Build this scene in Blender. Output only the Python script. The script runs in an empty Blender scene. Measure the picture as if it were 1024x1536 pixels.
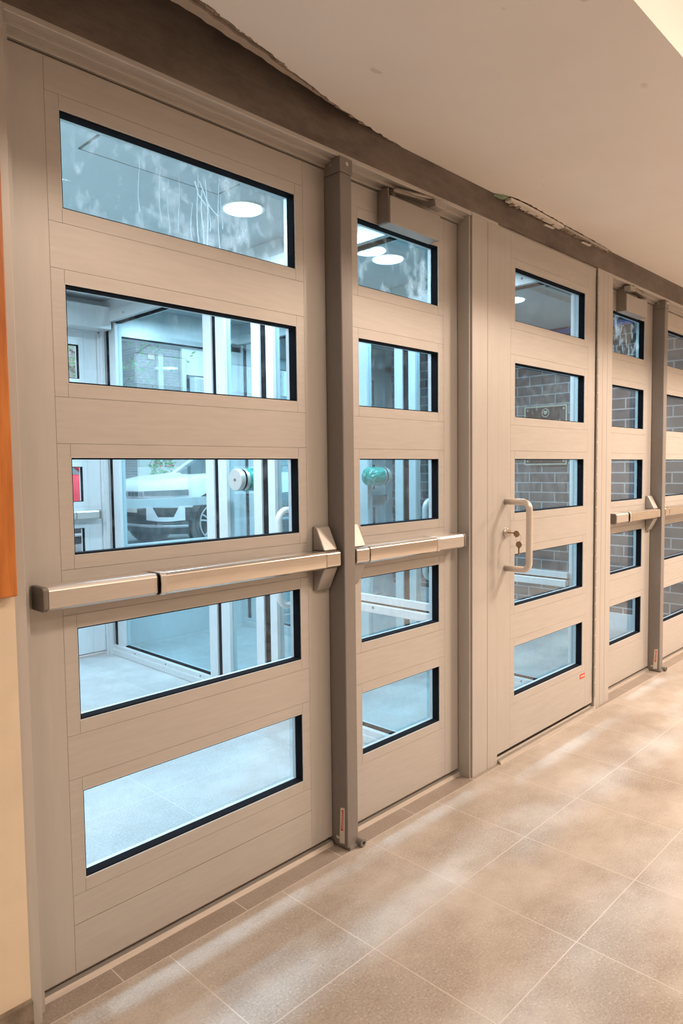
import bpy, bmesh, math, random
from mathutils import Vector, Matrix
random.seed(7)
SC = bpy.context.scene
COL = SC.collection
PI = math.pi

# ------------------------------------------------------------------ materials
MATS = {}
def new_mat(name):
    m = bpy.data.materials.new(name); m.use_nodes = True
    nt = m.node_tree; nt.nodes.clear()
    out = nt.nodes.new('ShaderNodeOutputMaterial')
    MATS[name] = m
    return m, nt, out
def principled(nt, out, col=(.5,.5,.5), rough=.5, metal=0., spec=.5):
    b = nt.nodes.new('ShaderNodeBsdfPrincipled')
    b.inputs['Base Color'].default_value = (*col, 1)
    b.inputs['Roughness'].default_value = rough
    b.inputs['Metallic'].default_value = metal
    b.inputs['Specular IOR Level'].default_value = spec
    nt.links.new(b.outputs[0], out.inputs[0])
    return b
def coord(nt, kind='Object', scale=(1,1,1)):
    tc = nt.nodes.new('ShaderNodeTexCoord'); mp = nt.nodes.new('ShaderNodeMapping')
    mp.inputs['Scale'].default_value = scale
    nt.links.new(tc.outputs[kind], mp.inputs[0]); return mp.outputs[0]
def noise(nt, vec, scale, detail=3, rough=.6):
    n = nt.nodes.new('ShaderNodeTexNoise'); n.inputs['Scale'].default_value = scale
    n.inputs['Detail'].default_value = detail; n.inputs['Roughness'].default_value = rough
    if vec is not None: nt.links.new(vec, n.inputs['Vector'])
    return n.outputs[0]
def ramp(nt, fac, stops):
    r = nt.nodes.new('ShaderNodeValToRGB')
    el = r.color_ramp.elements
    while len(el) < len(stops): el.new(.5)
    for e, (p, c) in zip(el, stops):
        e.position = p; e.color = (*c, 1) if len(c) == 3 else c
    nt.links.new(fac, r.inputs[0]); return r.outputs[0]
def bump(nt, fac, bsdf, strength=.2, dist=.002):
    b = nt.nodes.new('ShaderNodeBump'); b.inputs['Strength'].default_value = strength
    b.inputs['Distance'].default_value = dist
    nt.links.new(fac, b.inputs['Height']); nt.links.new(b.outputs[0], bsdf.inputs['Normal'])
def mixc(nt, fac, a, b, mode='MIX'):
    m = nt.nodes.new('ShaderNodeMix'); m.data_type = 'RGBA'; m.blend_type = mode
    def put(v, s):
        if isinstance(v, (int, float)): s.default_value = v
        elif isinstance(v, tuple): s.default_value = (*v, 1)
        else: nt.links.new(v, s)
    put(fac, m.inputs[0]); put(a, m.inputs[6]); put(b, m.inputs[7])
    return m.outputs[2]
def plain(name, col, rough=.5, metal=0., var=.08, nscale=20, vscale=(1,1,1), bmp=0., spec=.5):
    """procedural material: base colour varied by noise"""
    m, nt, out = new_mat(name)
    b = principled(nt, out, col, rough, metal, spec)
    v = coord(nt, scale=vscale)
    f = noise(nt, v, nscale, 4)
    c = ramp(nt, f, [(.3, tuple(x*(1-var) for x in col)), (.7, tuple(min(1, x*(1+var)) for x in col))])
    nt.links.new(c, b.inputs['Base Color'])
    if bmp: bump(nt, f, b, bmp)
    return m
ALU    = plain('anodised_aluminium', (.50,.475,.445), .40, .30, .05, 9, (1,1,10), .01)
ALUV   = plain('anodised_aluminium_upright', (.50,.475,.445), .40, .30, .03, 7, (9,9,1), .01)
ALUW   = plain('vestibule_aluminium', (.66,.67,.67), .38, .25, .04, 9, (14,14,1))
JOINT  = plain('joint_shadow_gap', (.05,.045,.04), .8)
MULL   = plain('painted_mullion', (.225,.205,.19), .42, .15, .05, 30, (8,8,1), .02)
STEEL  = plain('brushed_steel', (.66,.61,.55), .27, .95, .06, 8, (1,30,30), .03)
STEEL2 = plain('satin_steel_case', (.60,.56,.52), .36, .7, .05, 8, (1,30,30), .03)
SATIN  = plain('satin_handle', (.72,.66,.60), .33, .55, .03, 6)
COVER  = plain('satin_latch_cover', (.40,.37,.34), .50, .45, .05, 8)
ENDCAP = plain('grey_end_cap', (.17,.15,.13), .5, .1)
BLACK  = plain('black_rubber', (.008,.009,.012), .9, spec=.08)
DARK   = plain('dark_gap', (.02,.018,.016), .9)
CLOSER = plain('closer_grey', (.40,.375,.35), .42, .3, .04, 14)
ARM    = plain('closer_arm_metal', (.30,.27,.24), .35, .6, .08, 12)
SADDLE = plain('aluminium_saddle', (.62,.57,.52), .38, .7, .1, 7, (1,30,30))
WHITE  = plain('white_paint', (.80,.80,.78), .5)
TEAL   = plain('teal_film', (.0,.30,.235), .25, 0, .5, 60, bmp=.8)
RED    = plain('red_print', (.62,.07,.04), .5)
PAPER  = plain('sticker_paper', (.72,.68,.62), .5)
BRASS  = plain('brass_key', (.34,.25,.17), .32, .8)
WOOD_O = None
GRIME  = plain('mortar_debris', (.30,.24,.19), .9, 0, .3, 60, bmp=.6)
GRIMD  = plain('torn_brown_paper', (.30,.245,.20), .95, 0, .35, 50, bmp=.6)
BOARDT = plain('board_edge_tan', (.40,.33,.27), .85, 0, .1, 20)
GREEN  = plain('green_board_core', (.25,.36,.24), .9, 0, .1)

def make_glass(name, tint, dirt=0., dscale=6., gloss=.20):
    m, nt, out = new_mat(name)
    tr = nt.nodes.new('ShaderNodeBsdfTransparent'); tr.inputs[0].default_value = (*tint, 1)
    gl = nt.nodes.new('ShaderNodeBsdfGlossy'); gl.inputs['Roughness'].default_value = .01
    gl.inputs[0].default_value = (.95, .98, 1, 1)
    fr = nt.nodes.new('ShaderNodeFresnel'); fr.inputs[0].default_value = 1.45
    mx = nt.nodes.new('ShaderNodeMixShader')
    mm = nt.nodes.new('ShaderNodeMath'); mm.operation = 'MULTIPLY'; mm.inputs[1].default_value = gloss
    nt.links.new(fr.outputs[0], mm.inputs[0]); nt.links.new(mm.outputs[0], mx.inputs[0])
    nt.links.new(tr.outputs[0], mx.inputs[1]); nt.links.new(gl.outputs[0], mx.inputs[2])
    last = mx.outputs[0]
    if dirt > 0:
        v = coord(nt, 'Object', (1, 1, 1))
        n1 = noise(nt, v, dscale, 6, .7); n2 = noise(nt, coord(nt, 'Object', (1,1,.6)), dscale*9, 4, .6)
        ml = nt.nodes.new('ShaderNodeMath'); ml.operation = 'MULTIPLY'
        nt.links.new(n1, ml.inputs[0]); nt.links.new(n2, ml.inputs[1])
        r = ramp(nt, ml.outputs[0], [(.24, (0,0,0)), (.48, (dirt,)*3)])
        df = nt.nodes.new('ShaderNodeBsdfTranslucent'); df.inputs[0].default_value = (.85,.87,.88,1)
        d2 = nt.nodes.new('ShaderNodeBsdfDiffuse'); d2.inputs[0].default_value = (.8,.82,.83,1)
        ad = nt.nodes.new('ShaderNodeMixShader'); ad.inputs[0].default_value = .4
        nt.links.new(df.outputs[0], ad.inputs[1]); nt.links.new(d2.outputs[0], ad.inputs[2])
        m2 = nt.nodes.new('ShaderNodeMixShader'); nt.links.new(r, m2.inputs[0])
        nt.links.new(last, m2.inputs[1]); nt.links.new(ad.outputs[0], m2.inputs[2]); last = m2.outputs[0]
    nt.links.new(last, out.inputs[0]); return m
GLASS  = make_glass('clear_pane', (.92,.96,.98), .06, 5)
GLASSD = make_glass('dusty_pane', (.86,.94,.96), .55, 3.2)
GLASSP = make_glass('partition_pane', (.80,.92,.95), .04, 4, .14)
def streak_mat():
    m, nt, out = new_mat('dried_water_streak')
    b = principled(nt, out, (.85,.88,.9), .6)
    b.inputs['Transmission Weight'].default_value = .0
    tl = nt.nodes.new('ShaderNodeBsdfTranslucent'); tl.inputs[0].default_value = (.9,.93,.95,1)
    tp = nt.nodes.new('ShaderNodeBsdfTransparent')
    mx = nt.nodes.new('ShaderNodeMixShader'); mx.inputs[0].default_value = .45
    nt.links.new(tl.outputs[0], mx.inputs[1]); nt.links.new(tp.outputs[0], mx.inputs[2])
    nt.links.new(mx.outputs[0], out.inputs[0]); return m
STREAK = streak_mat()

def floor_mat(name, base, hazec, bw, rh, off, mortar):
    m, nt, out = new_mat(name)
    b = principled(nt, out, base, .42)
    v = coord(nt, 'Object')
    br = nt.nodes.new('ShaderNodeTexBrick'); nt.links.new(v, br.inputs['Vector'])
    br.offset = off; br.inputs['Scale'].default_value = 1
    br.inputs['Brick Width'].default_value = bw; br.inputs['Row Height'].default_value = rh
    br.inputs['Mortar Size'].default_value = .0016; br.inputs['Mortar Smooth'].default_value = .3
    br.inputs['Color1'].default_value = (1,1,1,1); br.inputs['Color2'].default_value = (.93,.93,.93,1)
    br.inputs['Mortar'].default_value = (1,1,1,1)
    spk = ramp(nt, noise(nt, v, 170, 3, .8), [(.34, tuple(x*.66 for x in base)), (.46, base), (.56, base), (.68, tuple(min(1, x*1.6) for x in base))])
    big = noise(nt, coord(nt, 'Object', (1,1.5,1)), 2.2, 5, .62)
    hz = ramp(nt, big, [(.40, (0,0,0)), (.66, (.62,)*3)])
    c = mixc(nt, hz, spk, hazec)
    med = ramp(nt, noise(nt, v, 11, 5, .7), [(.3, (.86,.84,.82)), (.7, (1.0,1.0,1.0))])
    c = mixc(nt, 1., c, med, 'MULTIPLY')
    c = mixc(nt, 1., c, br.outputs['Color'], 'MULTIPLY')
    c = mixc(nt, br.outputs['Fac'], c, mortar)
    nt.links.new(c, b.inputs['Base Color'])
    rg = ramp(nt, big, [(.35, (.36,)*3), (.7, (.58,)*3)])
    nt.links.new(rg, b.inputs['Roughness'])
    bump(nt, br.outputs['Fac'], b, -.15, .001)
    return m
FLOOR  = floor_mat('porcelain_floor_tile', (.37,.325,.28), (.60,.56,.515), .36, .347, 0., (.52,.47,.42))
FLOORB = floor_mat('shaded_border_tile', (.28,.235,.20), (.34,.295,.255), .36, 5., 0., (.5,.45,.40))  # darker copy of the floor tile, door shadow put into the colour
FLOORV = floor_mat('vestibule_floor_tile', (.44,.45,.45), (.56,.57,.57), .61, .61, 0., (.54,.55,.55))

def drywall():
    m, nt, out = new_mat('painted_drywall')
    b = principled(nt, out, (.64,.60,.56), .75)
    v = coord(nt)
    p = ramp(nt, noise(nt, v, 1.3, 4), [(.3, (.76,.72,.675)), (.7, (.83,.795,.755))])
    sp = ramp(nt, noise(nt, coord(nt, scale=(1,1.6,1)), 7, 2, .4), [(.735, (0,0,0)), (.75, (.6,)*3)])
    nt.links.new(mixc(nt, sp, p, (.58,.49,.41)), b.inputs['Base Color'])
    bump(nt, noise(nt, v, 90, 3), b, .06)
    return m
DRYWALL = drywall()
PLASTER = plain('beige_plaster', (.68,.58,.44), .85, 0, .05, 9, bmp=.08)
CURB    = plain('raw_concrete_curb', (.20,.16,.12), .95, 0, .35, 35, bmp=.5)
WALLD   = plain('dim_wall', (.34,.30,.26), .8, 0, .03, 6)
WALLP   = plain('painted_wall', (.62,.56,.48), .8, 0, .03, 6)
def header_mat():
    m, nt, out = new_mat('grimy_shaded_steel_header')
    b = principled(nt, out, (.2,.17,.15), .5, .2)
    v = coord(nt, scale=(1,1,2.2))
    a = ramp(nt, noise(nt, v, 3.5, 6, .7), [(.3, (.085,.065,.055)), (.5, (.16,.13,.112)), (.75, (.24,.205,.175))])  # dark tones hold soffit shade as well as grime
    ln = ramp(nt, noise(nt, coord(nt, scale=(.15,1,40)), 4, 2), [(.45, (.95,)*3), (.55, (1.,)*3)])
    nt.links.new(mixc(nt, 1., a, ln, 'MULTIPLY'), b.inputs['Base Color'])
    return m
HEADER = header_mat()
def wood():
    m, nt, out = new_mat('orange_varnished_wood')
    b = principled(nt, out, (.5,.18,.04), .35)
    f = noise(nt, coord(nt, scale=(14,14,1.2)), 5, 5, .6)
    nt.links.new(ramp(nt, f, [(.3, (.40,.115,.02)), (.7, (.60,.21,.045))]), b.inputs['Base Color']); return m
WOOD_O = wood()
def brick_mat(name, c1, c2, mor, bw=.215, rh=.075, axis='yz'):
    m, nt, out = new_mat(name)
    b = principled(nt, out, c1, .85)
    tc = nt.nodes.new('ShaderNodeTexCoord'); sx = nt.nodes.new('ShaderNodeSeparateXYZ'); cx = nt.nodes.new('ShaderNodeCombineXYZ')
    nt.links.new(tc.outputs['Object'], sx.inputs[0])
    nt.links.new(sx.outputs[1 if axis == 'yz' else 0], cx.inputs[0]); nt.links.new(sx.outputs[2], cx.inputs[1])
    br = nt.nodes.new('ShaderNodeTexBrick'); nt.links.new(cx.outputs[0], br.inputs['Vector'])
    br.inputs['Scale'].default_value = 1; br.inputs['Brick Width'].default_value = bw; br.inputs['Row Height'].default_value = rh
    br.inputs['Mortar Size'].default_value = .005; br.inputs['Mortar Smooth'].default_value = .2
    br.inputs['Color1'].default_value = (*c1, 1); br.inputs['Color2'].default_value = (*c2, 1); br.inputs['Mortar'].default_value = (*mor, 1)
    n = ramp(nt, noise(nt, cx.outputs[0], 7, 5, .7), [(.3, (.75,.72,.72)), (.7, (1.1,1.08,1.05))])
    nt.links.new(mixc(nt, 1., br.outputs[0], n, 'MULTIPLY'), b.inputs['Base Color'])
    bump(nt, br.outputs['Fac'], b, -.5, .006); return m
BRICK  = brick_mat('brown_grey_brick', (.155,.13,.13), (.085,.08,.09), (.36,.37,.38))
BRICKF = brick_mat('facade_brick', (.40,.36,.36), (.34,.32,.34), (.55,.55,.56), axis='xz')
VCEIL  = plain('vestibule_ceiling_paint', (.56,.58,.59), .7, 0, .05, 3)
ASPHALT= plain('wet_asphalt', (.22,.23,.25), .5, 0, .12, 40)
SIDEW  = plain('pale_sidewalk', (.50,.50,.50), .8, 0, .08, 12)
CARW   = plain('white_car_paint', (.86,.87,.88), .25, 0, .01)
CARB   = plain('black_car_cladding', (.035,.04,.045), .5)
CARG   = plain('car_window_glass', (.10,.14,.16), .08, 0, .2, 3, spec=.9)
CARS   = plain('silver_trim', (.55,.57,.58), .35, .6)
TYRE   = plain('tyre_rubber', (.03,.03,.032), .8)
CARR   = plain('red_car_paint', (.65,.03,.06), .3)
STONE  = plain('pale_stone', (.66,.65,.62), .8, 0, .08, 8)
LEAF   = plain('leaf_green', (.12,.33,.09), .6, 0, .5, 30)
BARK   = plain('bark', (.20,.17,.15), .9, 0, .2, 20)
FLOWER = plain('red_petals', (.75,.08,.08), .6)
TERRA  = plain('clay_pot', (.45,.22,.14), .8)
BLUEP  = plain('blue_painters_tape', (.04,.16,.55), .7)
BRONZE = plain('dark_bronze', (.022,.027,.036), .6, 0, .15, 20, spec=.2)
GOLD   = plain('brass_border', (.60,.46,.34), .35, .6)
def emit(name, col, s):
    m, nt, out = new_mat(name)
    e = nt.nodes.new('ShaderNodeEmission'); e.inputs[0].default_value = (*col, 1); e.inputs[1].default_value = s
    nt.links.new(e.outputs[0], out.inputs[0]); return m
LEDW = emit('cool_led_lens', (.80,.94,1), 14)
LEDC = emit('warm_led_lens', (1,.80,.62), 3)

# ------------------------------------------------------------------ mesh helpers
class MB:
    def __init__(s): s.bm = bmesh.new()
    def box(s, x0, x1, y0, y1, z0, z1):
        v = [s.bm.verts.new((x, y, z)) for x in (x0, x1) for y in (y0, y1) for z in (z0, z1)]
        for f in ((0,1,3,2),(4,6,7,5),(0,4,5,1),(2,3,7,6),(0,2,6,4),(1,5,7,3)):
            s.bm.faces.new([v[i] for i in f])
        return s
    def prism(s, pts, axis, a, b):
        """pts: 2-D outline; axis 0: (y,z) extruded in x; 1: (x,z) in y; 2: (x,y) in z"""
        def P(p, c):
            return (c, p[0], p[1]) if axis == 0 else (p[0], c, p[1]) if axis == 1 else (p[0], p[1], c)
        A = [s.bm.verts.new(P(p, a)) for p in pts]; B = [s.bm.verts.new(P(p, b)) for p in pts]
        n = len(pts)
        s.bm.faces.new(A); s.bm.faces.new(B[::-1])
        for i in range(n): s.bm.faces.new([A[i], B[i], B[(i+1) % n], A[(i+1) % n]])
        return s
    def tube(s, path, r, n=14, cap=True):
        rings = []
        path = [Vector(p) for p in path]
        prev = None
        for i, p in enumerate(path):
            d = (path[min(i+1, len(path)-1)] - path[max(i-1, 0)]).normalized()
            if prev is None:
                u = d.orthogonal().normalized()
            else:
                u = (prev - d*prev.dot(d)).normalized()
            prev = u; w = d.cross(u)
            rr = r[i] if isinstance(r, (list, tuple)) else r
            rings.append([s.bm.verts.new(p + (u*math.cos(2*PI*k/n) + w*math.sin(2*PI*k/n))*rr) for k in range(n)])
        for a, b in zip(rings, rings[1:]):
            for k in range(n): s.bm.faces.new([a[k], a[(k+1) % n], b[(k+1) % n], b[k]])
        if cap:
            s.bm.faces.new(rings[0][::-1]); s.bm.faces.new(rings[-1])
        return s
    def lathe(s, prof, axis, c, n=32):
        """prof: (radius, position along axis)"""
        rings = []
        for r, h in prof:
            ring = []
            for k in range(n):
                a = 2*PI*k/n; u, w = math.cos(a)*r, math.sin(a)*r
                p = (h, u, w) if axis == 0 else (u, h, w) if axis == 1 else (u, w, h)
                ring.append(s.bm.verts.new((c[0]+p[0], c[1]+p[1], c[2]+p[2])))
            rings.append(ring)
        for a, b in zip(rings, rings[1:]):
            for k in range(n): s.bm.faces.new([a[k], a[(k+1) % n], b[(k+1) % n], b[k]])
        s.bm.faces.new(rings[0][::-1]); s.bm.faces.new(rings[-1]); return s
    def ring(s, x0, x1, z0, z1, w, y0, y1):
        """rectangular picture-frame ring in the xz plane, w = width inward"""
        s.box(x0, x0+w, y0, y1, z0, z1); s.box(x1-w, x1, y0, y1, z0, z1)
        s.box(x0+w, x1-w, y0, y1, z1-w, z1); s.box(x0+w, x1-w, y0, y1, z0, z0+w); return s
    def build(s, name, mat, parent=None, bevel=0., smooth=False, seg=2):
        bmesh.ops.recalc_face_normals(s.bm, faces=s.bm.faces)
        me = bpy.data.meshes.new(name); s.bm.to_mesh(me); s.bm.free()
        me.materials.append(mat)
        o = bpy.data.objects.new(name, me); COL.objects.link(o)
        if parent is not None:
            o.parent = parent; o.matrix_parent_inverse = Matrix.Identity(4)
            if parent.get('_loc') is not None:
                pass
        if smooth:
            for p in me.polygons: p.use_smooth = True
        if bevel:
            md = o.modifiers.new('bevel', 'BEVEL'); md.width = bevel; md.segments = seg; md.limit_method = 'ANGLE'; md.angle_limit = .6
            for p in me.polygons: p.use_smooth = True
            w = o.modifiers.new('wn', 'WEIGHTED_NORMAL'); w.keep_sharp = False
        return o
def thing(name, label, cat, group=None, kind=None, loc=(0,0,0)):
    o = bpy.data.objects.new(name, None); COL.objects.link(o); o.location = loc; o.empty_display_size = .1
    tag(o, label, cat, group, kind); return o
def tag(o, label, cat, group=None, kind=None):
    o['label'] = label; o['category'] = cat
    if group: o['group'] = group
    if kind: o['kind'] = kind
    return o
def struct(o, label=None, cat=None):
    o['kind'] = 'structure'
    if label: o['label'] = label; o['category'] = cat
    return o
def kids(o): return [c for c in bpy.data.objects if c.parent == o]
def copy_tree(o, parent=None):
    c = o.copy(); COL.objects.link(c)
    if parent is not None: c.parent = parent
    for ch in kids(o): copy_tree(ch, c)
    return c

# ------------------------------------------------------------------ key measures
ROWS = [(1.749,1.960),(1.372,1.589),(.989,1.209),(.611,.826),(.240,.449)]     # pane openings, top to bottom
BEAD = .030
CEIL = 2.20
VC = 2.24
JX = -.057        # face of the frame

# ------------------------------------------------------------------ doors
def make_door(name, label, x0, x1, px0, px1, y=0., ztop=2.061, zbot=.026, dusty=(0,), kick=False, mat=ALU, matv=ALUV, glass=GLASS):
    root = thing(name, label, 'door', kind='structure')
    D = .045
    g = .0007
    a, b = px0-BEAD, px1+BEAD
    MB().box(x0, a-g, y, y+D, zbot, ztop).build('stile', matv, root)
    MB().box(b+g, x1, y, y+D, zbot, ztop).build('stile', matv, root)
    zs = [r for r in ROWS]
    top = ztop
    for i, (z0, z1) in enumerate(zs):
        MB().box(a, b, y, y+D, z1+BEAD+g, top).build('rail', mat, root)
        top = z0-BEAD-g
    mid = .14 if kick else zbot
    MB().box(a, b, y, y+D, mid+g, top).build('rail', mat, root)
    if kick: MB().box(a, b, y, y+D, zbot, mid-g).build('kick_rail', mat, root)
    MB().box(x0+.01, px0-.02, y+.012, y+D-.012, zbot+.01, ztop-.01).box(px1+.02, x1-.01, y+.012, y+D-.012, zbot+.01, ztop-.01).box(px0-.02, px1+.02, y+.012, y+D-.012, zbot+.01, ROWS[4][0]-.02).box(px0-.02, px1+.02, y+.012, y+D-.012, ROWS[0][1]+.02, ztop-.01).build('core', JOINT, root)
    for i, (z0, z1) in enumerate(zs):
        m = MB()
        m.box(a, px0, y, y+D, z0-BEAD, z1+BEAD); m.box(px1, b, y, y+D, z0-BEAD, z1+BEAD)
        m.box(px0+g, px1-g, y, y+D, z1, z1+BEAD); m.box(px0+g, px1-g, y, y+D, z0-BEAD, z0)
        bead = m.build('glazing_bead', mat, root)
        k = .0045
        MB().ring(px0, px1, z0, z1, k, y+.003, y+.030).build('gasket', BLACK, bead)
        MB().ring(px0, px1, z0, z1, .0012, y-.0004, y+.003).ring(px0, px1, z0, z1, .0025, y+.0305, y+D).build('channel_and_edge_glint', ALUW, bead)  # front ring in paler metal stands in for the lit edge line
        MB().box(px0+.003, px1-.003, y+.0275, y+.0295, z0+.003, z1-.003).build('glass_pane', GLASSD if i in dusty else glass, bead)
    return root

def panic_bar(root, xa, xb, y=0., head='right', zc=.908):
    """push bar: xa..xb whole length; latch head at one end, mechanism case at the other"""
    h = .0255
    s = 1 if head == 'right' else -1
    L = xb-xa
    hx = xb if s > 0 else xa          # latch end
    cx = xa if s > 0 else xb          # case end
    def bx(u0, u1): return tuple(sorted((cx+s*u0, cx+s*u1)))
    bar = MB()
    p = [(y-.001, zc-h), (y-.052, zc-h), (y-.060, zc-h+.006), (y-.060, zc+h-.008), (y-.054, zc+h), (y-.001, zc+h)]
    a, b = bx(.012, L*.305 if L > .6 else L*.27)
    bar.prism(p, 0, a, b)
    case = bar.build('push_bar_case', STEEL2, root, .0015)
    e = MB(); a2, b2 = bx(0, .0115); e.prism([(y-.001, zc-h-.001), (y-.053, zc-h-.001), (y-.061, zc-h+.006), (y-.061, zc+h-.008), (y-.055, zc+h+.001), (y-.001, zc+h+.001)], 0, a2, b2)
    e.build('end_cap', ENDCAP, case, .002)
    u = L*.305 if L > .6 else L*.27
    a3, b3 = bx(u-.004, u+.010); MB().box(a3, b3, y-.056, y-.008, zc-h+.003, zc+h-.003).build('slot', DARK, case)
    q = [(y-.004, zc-h), (y-.055, zc-h-.001), (y-.064, zc-h+.005), (y-.066, zc), (y-.064, zc+h-.006), (y-.057, zc+h+.001), (y-.004, zc+h)]
    a4, b4 = bx(u+.006, L-.062); pad = MB().prism(q, 0, a4, b4).build('push_pad', STEEL, root, .0015)
    a6, b6 = bx(u+.006, u+.022); MB().prism([(yy-.0012 if yy < y-.01 else yy, zc+(zz-zc)*1.05) for yy, zz in q], 0, a6, b6).build('pad_end_trim', STEEL2, pad, .001)
    # latch head: backplate that tapers up and down, with a boxed centre
    hd = MB(); n = 10
    c0, c1 = bx(L-.060, L)
    sec = [(y-.001, zc-h), (y-.056, zc-h), (y-.064, zc-h+.007), (y-.064, zc+h-.007), (y-.056, zc+h), (y-.001, zc+h)]
    hd.prism(sec, 0, c0, c1)
    head_o = hd.build('latch_head', STEEL, root, .003)
    for sg in (1, -1):
        w = MB()
        w.prism([(y-.001, zc+sg*h), (y-.050, zc+sg*(h+.001)), (y-.018, zc+sg*(h+.066)), (y-.010, zc+sg*(h+.072)), (y-.001, zc+sg*(h+.073))], 0, c0+.004*(s > 0), c1-.004*(s < 0))
        w.build('latch_cover', COVER, head_o, .0035, seg=3)
    bx0, bx1 = (hx, hx+.010) if s > 0 else (hx-.010, hx)
    MB().box(bx0, bx1, y-.040, y-.012, zc-.028, zc+.028).build('latch_bolt', BLACK, head_o)
    return case

def closer(root, xa, xb, xs0, xs1, y=0.):
    """surface closer body with a parallel arm to a shoe under the header"""
    body = MB().box(xa, xb, y-.052, y-.001, 1.953, 2.040).build('closer_body', CLOSER, root, .003)
    MB().box(xa-.004, xa+.0, y-.046, y-.001, 1.958, 2.062).build('closer_plate', ARM, body)
    sgn = 1 if xs0 > xa else -1
    px = xa+.035 if sgn > 0 else xb-.035
    MB().lathe([(.014, 0), (.014, .022), (.010, .028)], 2, (px, y-.026, 2.040), 16).build('closer_spindle', ARM, body)
    arm = MB(); e = (xs0+xs1)/2
    arm.prism([(px-sgn*.02, 2.062), (e, 2.080), (e, 2.072), (px-sgn*.02, 2.052)], 1, y-.055, y-.030)
    arm.tube([(px, y-.042, 2.069), (e-sgn*.03, y-.062, 2.0795)], .0055, 10)
    arm.build('closer_arm', ARM, body, .001)
    MB().prism([(xs0, 2.074), (xs1, 2.074), (xs1-.006, 2.052), (xs0+.006, 2.052)], 1, y-.074, y-.040).build('arm_shoe', CLOSER, body, .002)

d1 = make_door('door_1', 'wide near aluminium door left of the first mullion, five glass panes, long push bar', -.112, .803, 0., .685, kick=True)
panic_bar(d1, -.098, .792)
d2 = make_door('door_2', 'narrow aluminium door right of the first mullion, push bar and closer, teal knob seen through it', .852, 1.4835, .946, 1.369)
panic_bar(d2, .862, 1.452, head='left')
closer(d2, 1.046, 1.313, 1.250, 1.318)
d3 = make_door('door_3', 'aluminium door with tubular pull handle and keys in its lock, between the two pairs', 1.674, 2.520, 1.799, 2.414, y=-.055, ztop=2.088, zbot=.036, dusty=())
d4 = make_door('door_4', 'narrow aluminium door left of the far mullion, push bar and closer', 2.712, 3.362, 2.838, 3.252, dusty=(0,))
panic_bar(d4, 2.765, 3.350)
closer(d4, 2.882, 3.150, 2.870, 2.938)
d5 = make_door('door_5', 'wide aluminium door cut off by the right edge of the picture, right of the far mullion', 3.416, 4.33, 3.535, 4.220, dusty=())
panic_bar(d5, 3.426, 4.31, head='left')

for d_, xa_, xb_, y_, z_ in ((d1,-.11,.80,.014,.026),(d2,.854,1.482,.014,.026),(d3,1.676,2.518,-.040,.036),(d4,2.714,3.36,.014,.026),(d5,3.42,4.32,.014,.026)):
    MB().box(xa_, xb_, y_, y_+.02, .0185, z_+.004).build('sill_light_block', DARK, d_)  # dark strip added to block vestibule light under each door
MB().box(2.5205, 2.5395, -.040, -.02, .02, 2.088).build('hinge_light_block', DARK, d3)  # unseen dark strip added to stop light leaking through the hinge gap
MB().box(1.6722, 1.6738, -.045, -.02, .02, 2.088).build('edge_gap_shade', DARK, d3)  # dark strips here stand in for shade in the door edge gaps
MB().box(1.4838, 1.4872, .010, .035, .02, 2.06).build('edge_gap_shade', DARK, d2)
MB().box(3.3622, 3.3658, .010, .035, .02, 2.06).build('edge_gap_shade', DARK, d4)
# dried drips on the top pane of door 1
def drips(parent):
    m = MB()
    rnd = random.Random(3)
    def drip(x, z0, z1, w, wob=.003):
        n = 16; pts = []
        ph = rnd.random()*6
        for i in range(n+1):
            t = i/n; pts.append((x+math.sin(t*5+ph)*wob+rnd.uniform(-.0006,.0006), .0265, z0+(z1-z0)*t))
        m.tube(pts, [w*(.5+.7*i/n) for i in range(n+1)], 6)
    for x, z0, z1, w in ((.372,1.935,1.765,.0013),(.386,1.90,1.757,.0018),(.400,1.93,1.757,.0017),(.408,1.875,1.80,.0012),
                         (.438,1.945,1.757,.0012),(.447,1.90,1.815,.0010),(.352,1.86,1.765,.0010),(.315,1.93,1.78,.0006),(.262,1.925,1.79,.0006),(.205,1.93,1.80,.0006),(.285,1.90,1.77,.0005)):
        drip(x, z0, z1, w)
    m.tube([(.365,.0265,1.915),(.375,.0265,1.885),(.392,.0265,1.868),(.398,.0265,1.862)], .0016, 6)
    m.tube([(.378,.0265,1.92),(.392,.0265,1.895),(.402,.0265,1.87),(.420,.0265,1.855),(.436,.0265,1.845)], .0013, 6)
    m.build('dried_drip', STREAK, parent)
bead1 = [c for c in kids(d1) if c.name.startswith('glazing_bead')][0]
drips(bead1)

# pull handle, lock and tag on door 3
hp = []
r = .028; X, Y0, Y1, Z0, Z1 = 1.731, -.056, -.160, .776, 1.040
hp += [(X, Y0, Z1), (X, Y1+r, Z1)]
for k in range(1, 8):
    a = k/8*PI/2; hp.append((X, Y1+r-math.sin(a)*r, Z1-r+math.cos(a)*r))
hp += [(X, Y1, Z1-r), (X, Y1, Z0+r)]
for k in range(1, 8):
    a = k/8*PI/2; hp.append((X, Y1+r-math.cos(a)*r, Z0+r-math.sin(a)*r))
hp += [(X, Y1+r, Z0), (X, Y0, Z0)]
MB().tube(hp, .0125, 18).build('pull_handle', SATIN, d3, smooth=True)
lock = MB().lathe([(.019, 0), (.019, -.006), (.016, -.010), (.0155, -.016)], 1, (1.733, -.055, .917), 28).build('lock_cylinder', STEEL, d3)
kk = MB(); kk.box(1.7318, 1.7342, -.094, -.070, .9145, .9195)
kk.lathe([(.013, -.0012), (.013, .0012)], 0, (1.733, -.104, .914), 20)
kk.build('key_in_lock', BRASS, lock)
kr = MB(); pts = [(1.733+math.sin(a)*.004, -.112+.012*math.cos(a), .899+.014*math.sin(a)) for a in [i/20*2*PI for i in range(21)]]
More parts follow.
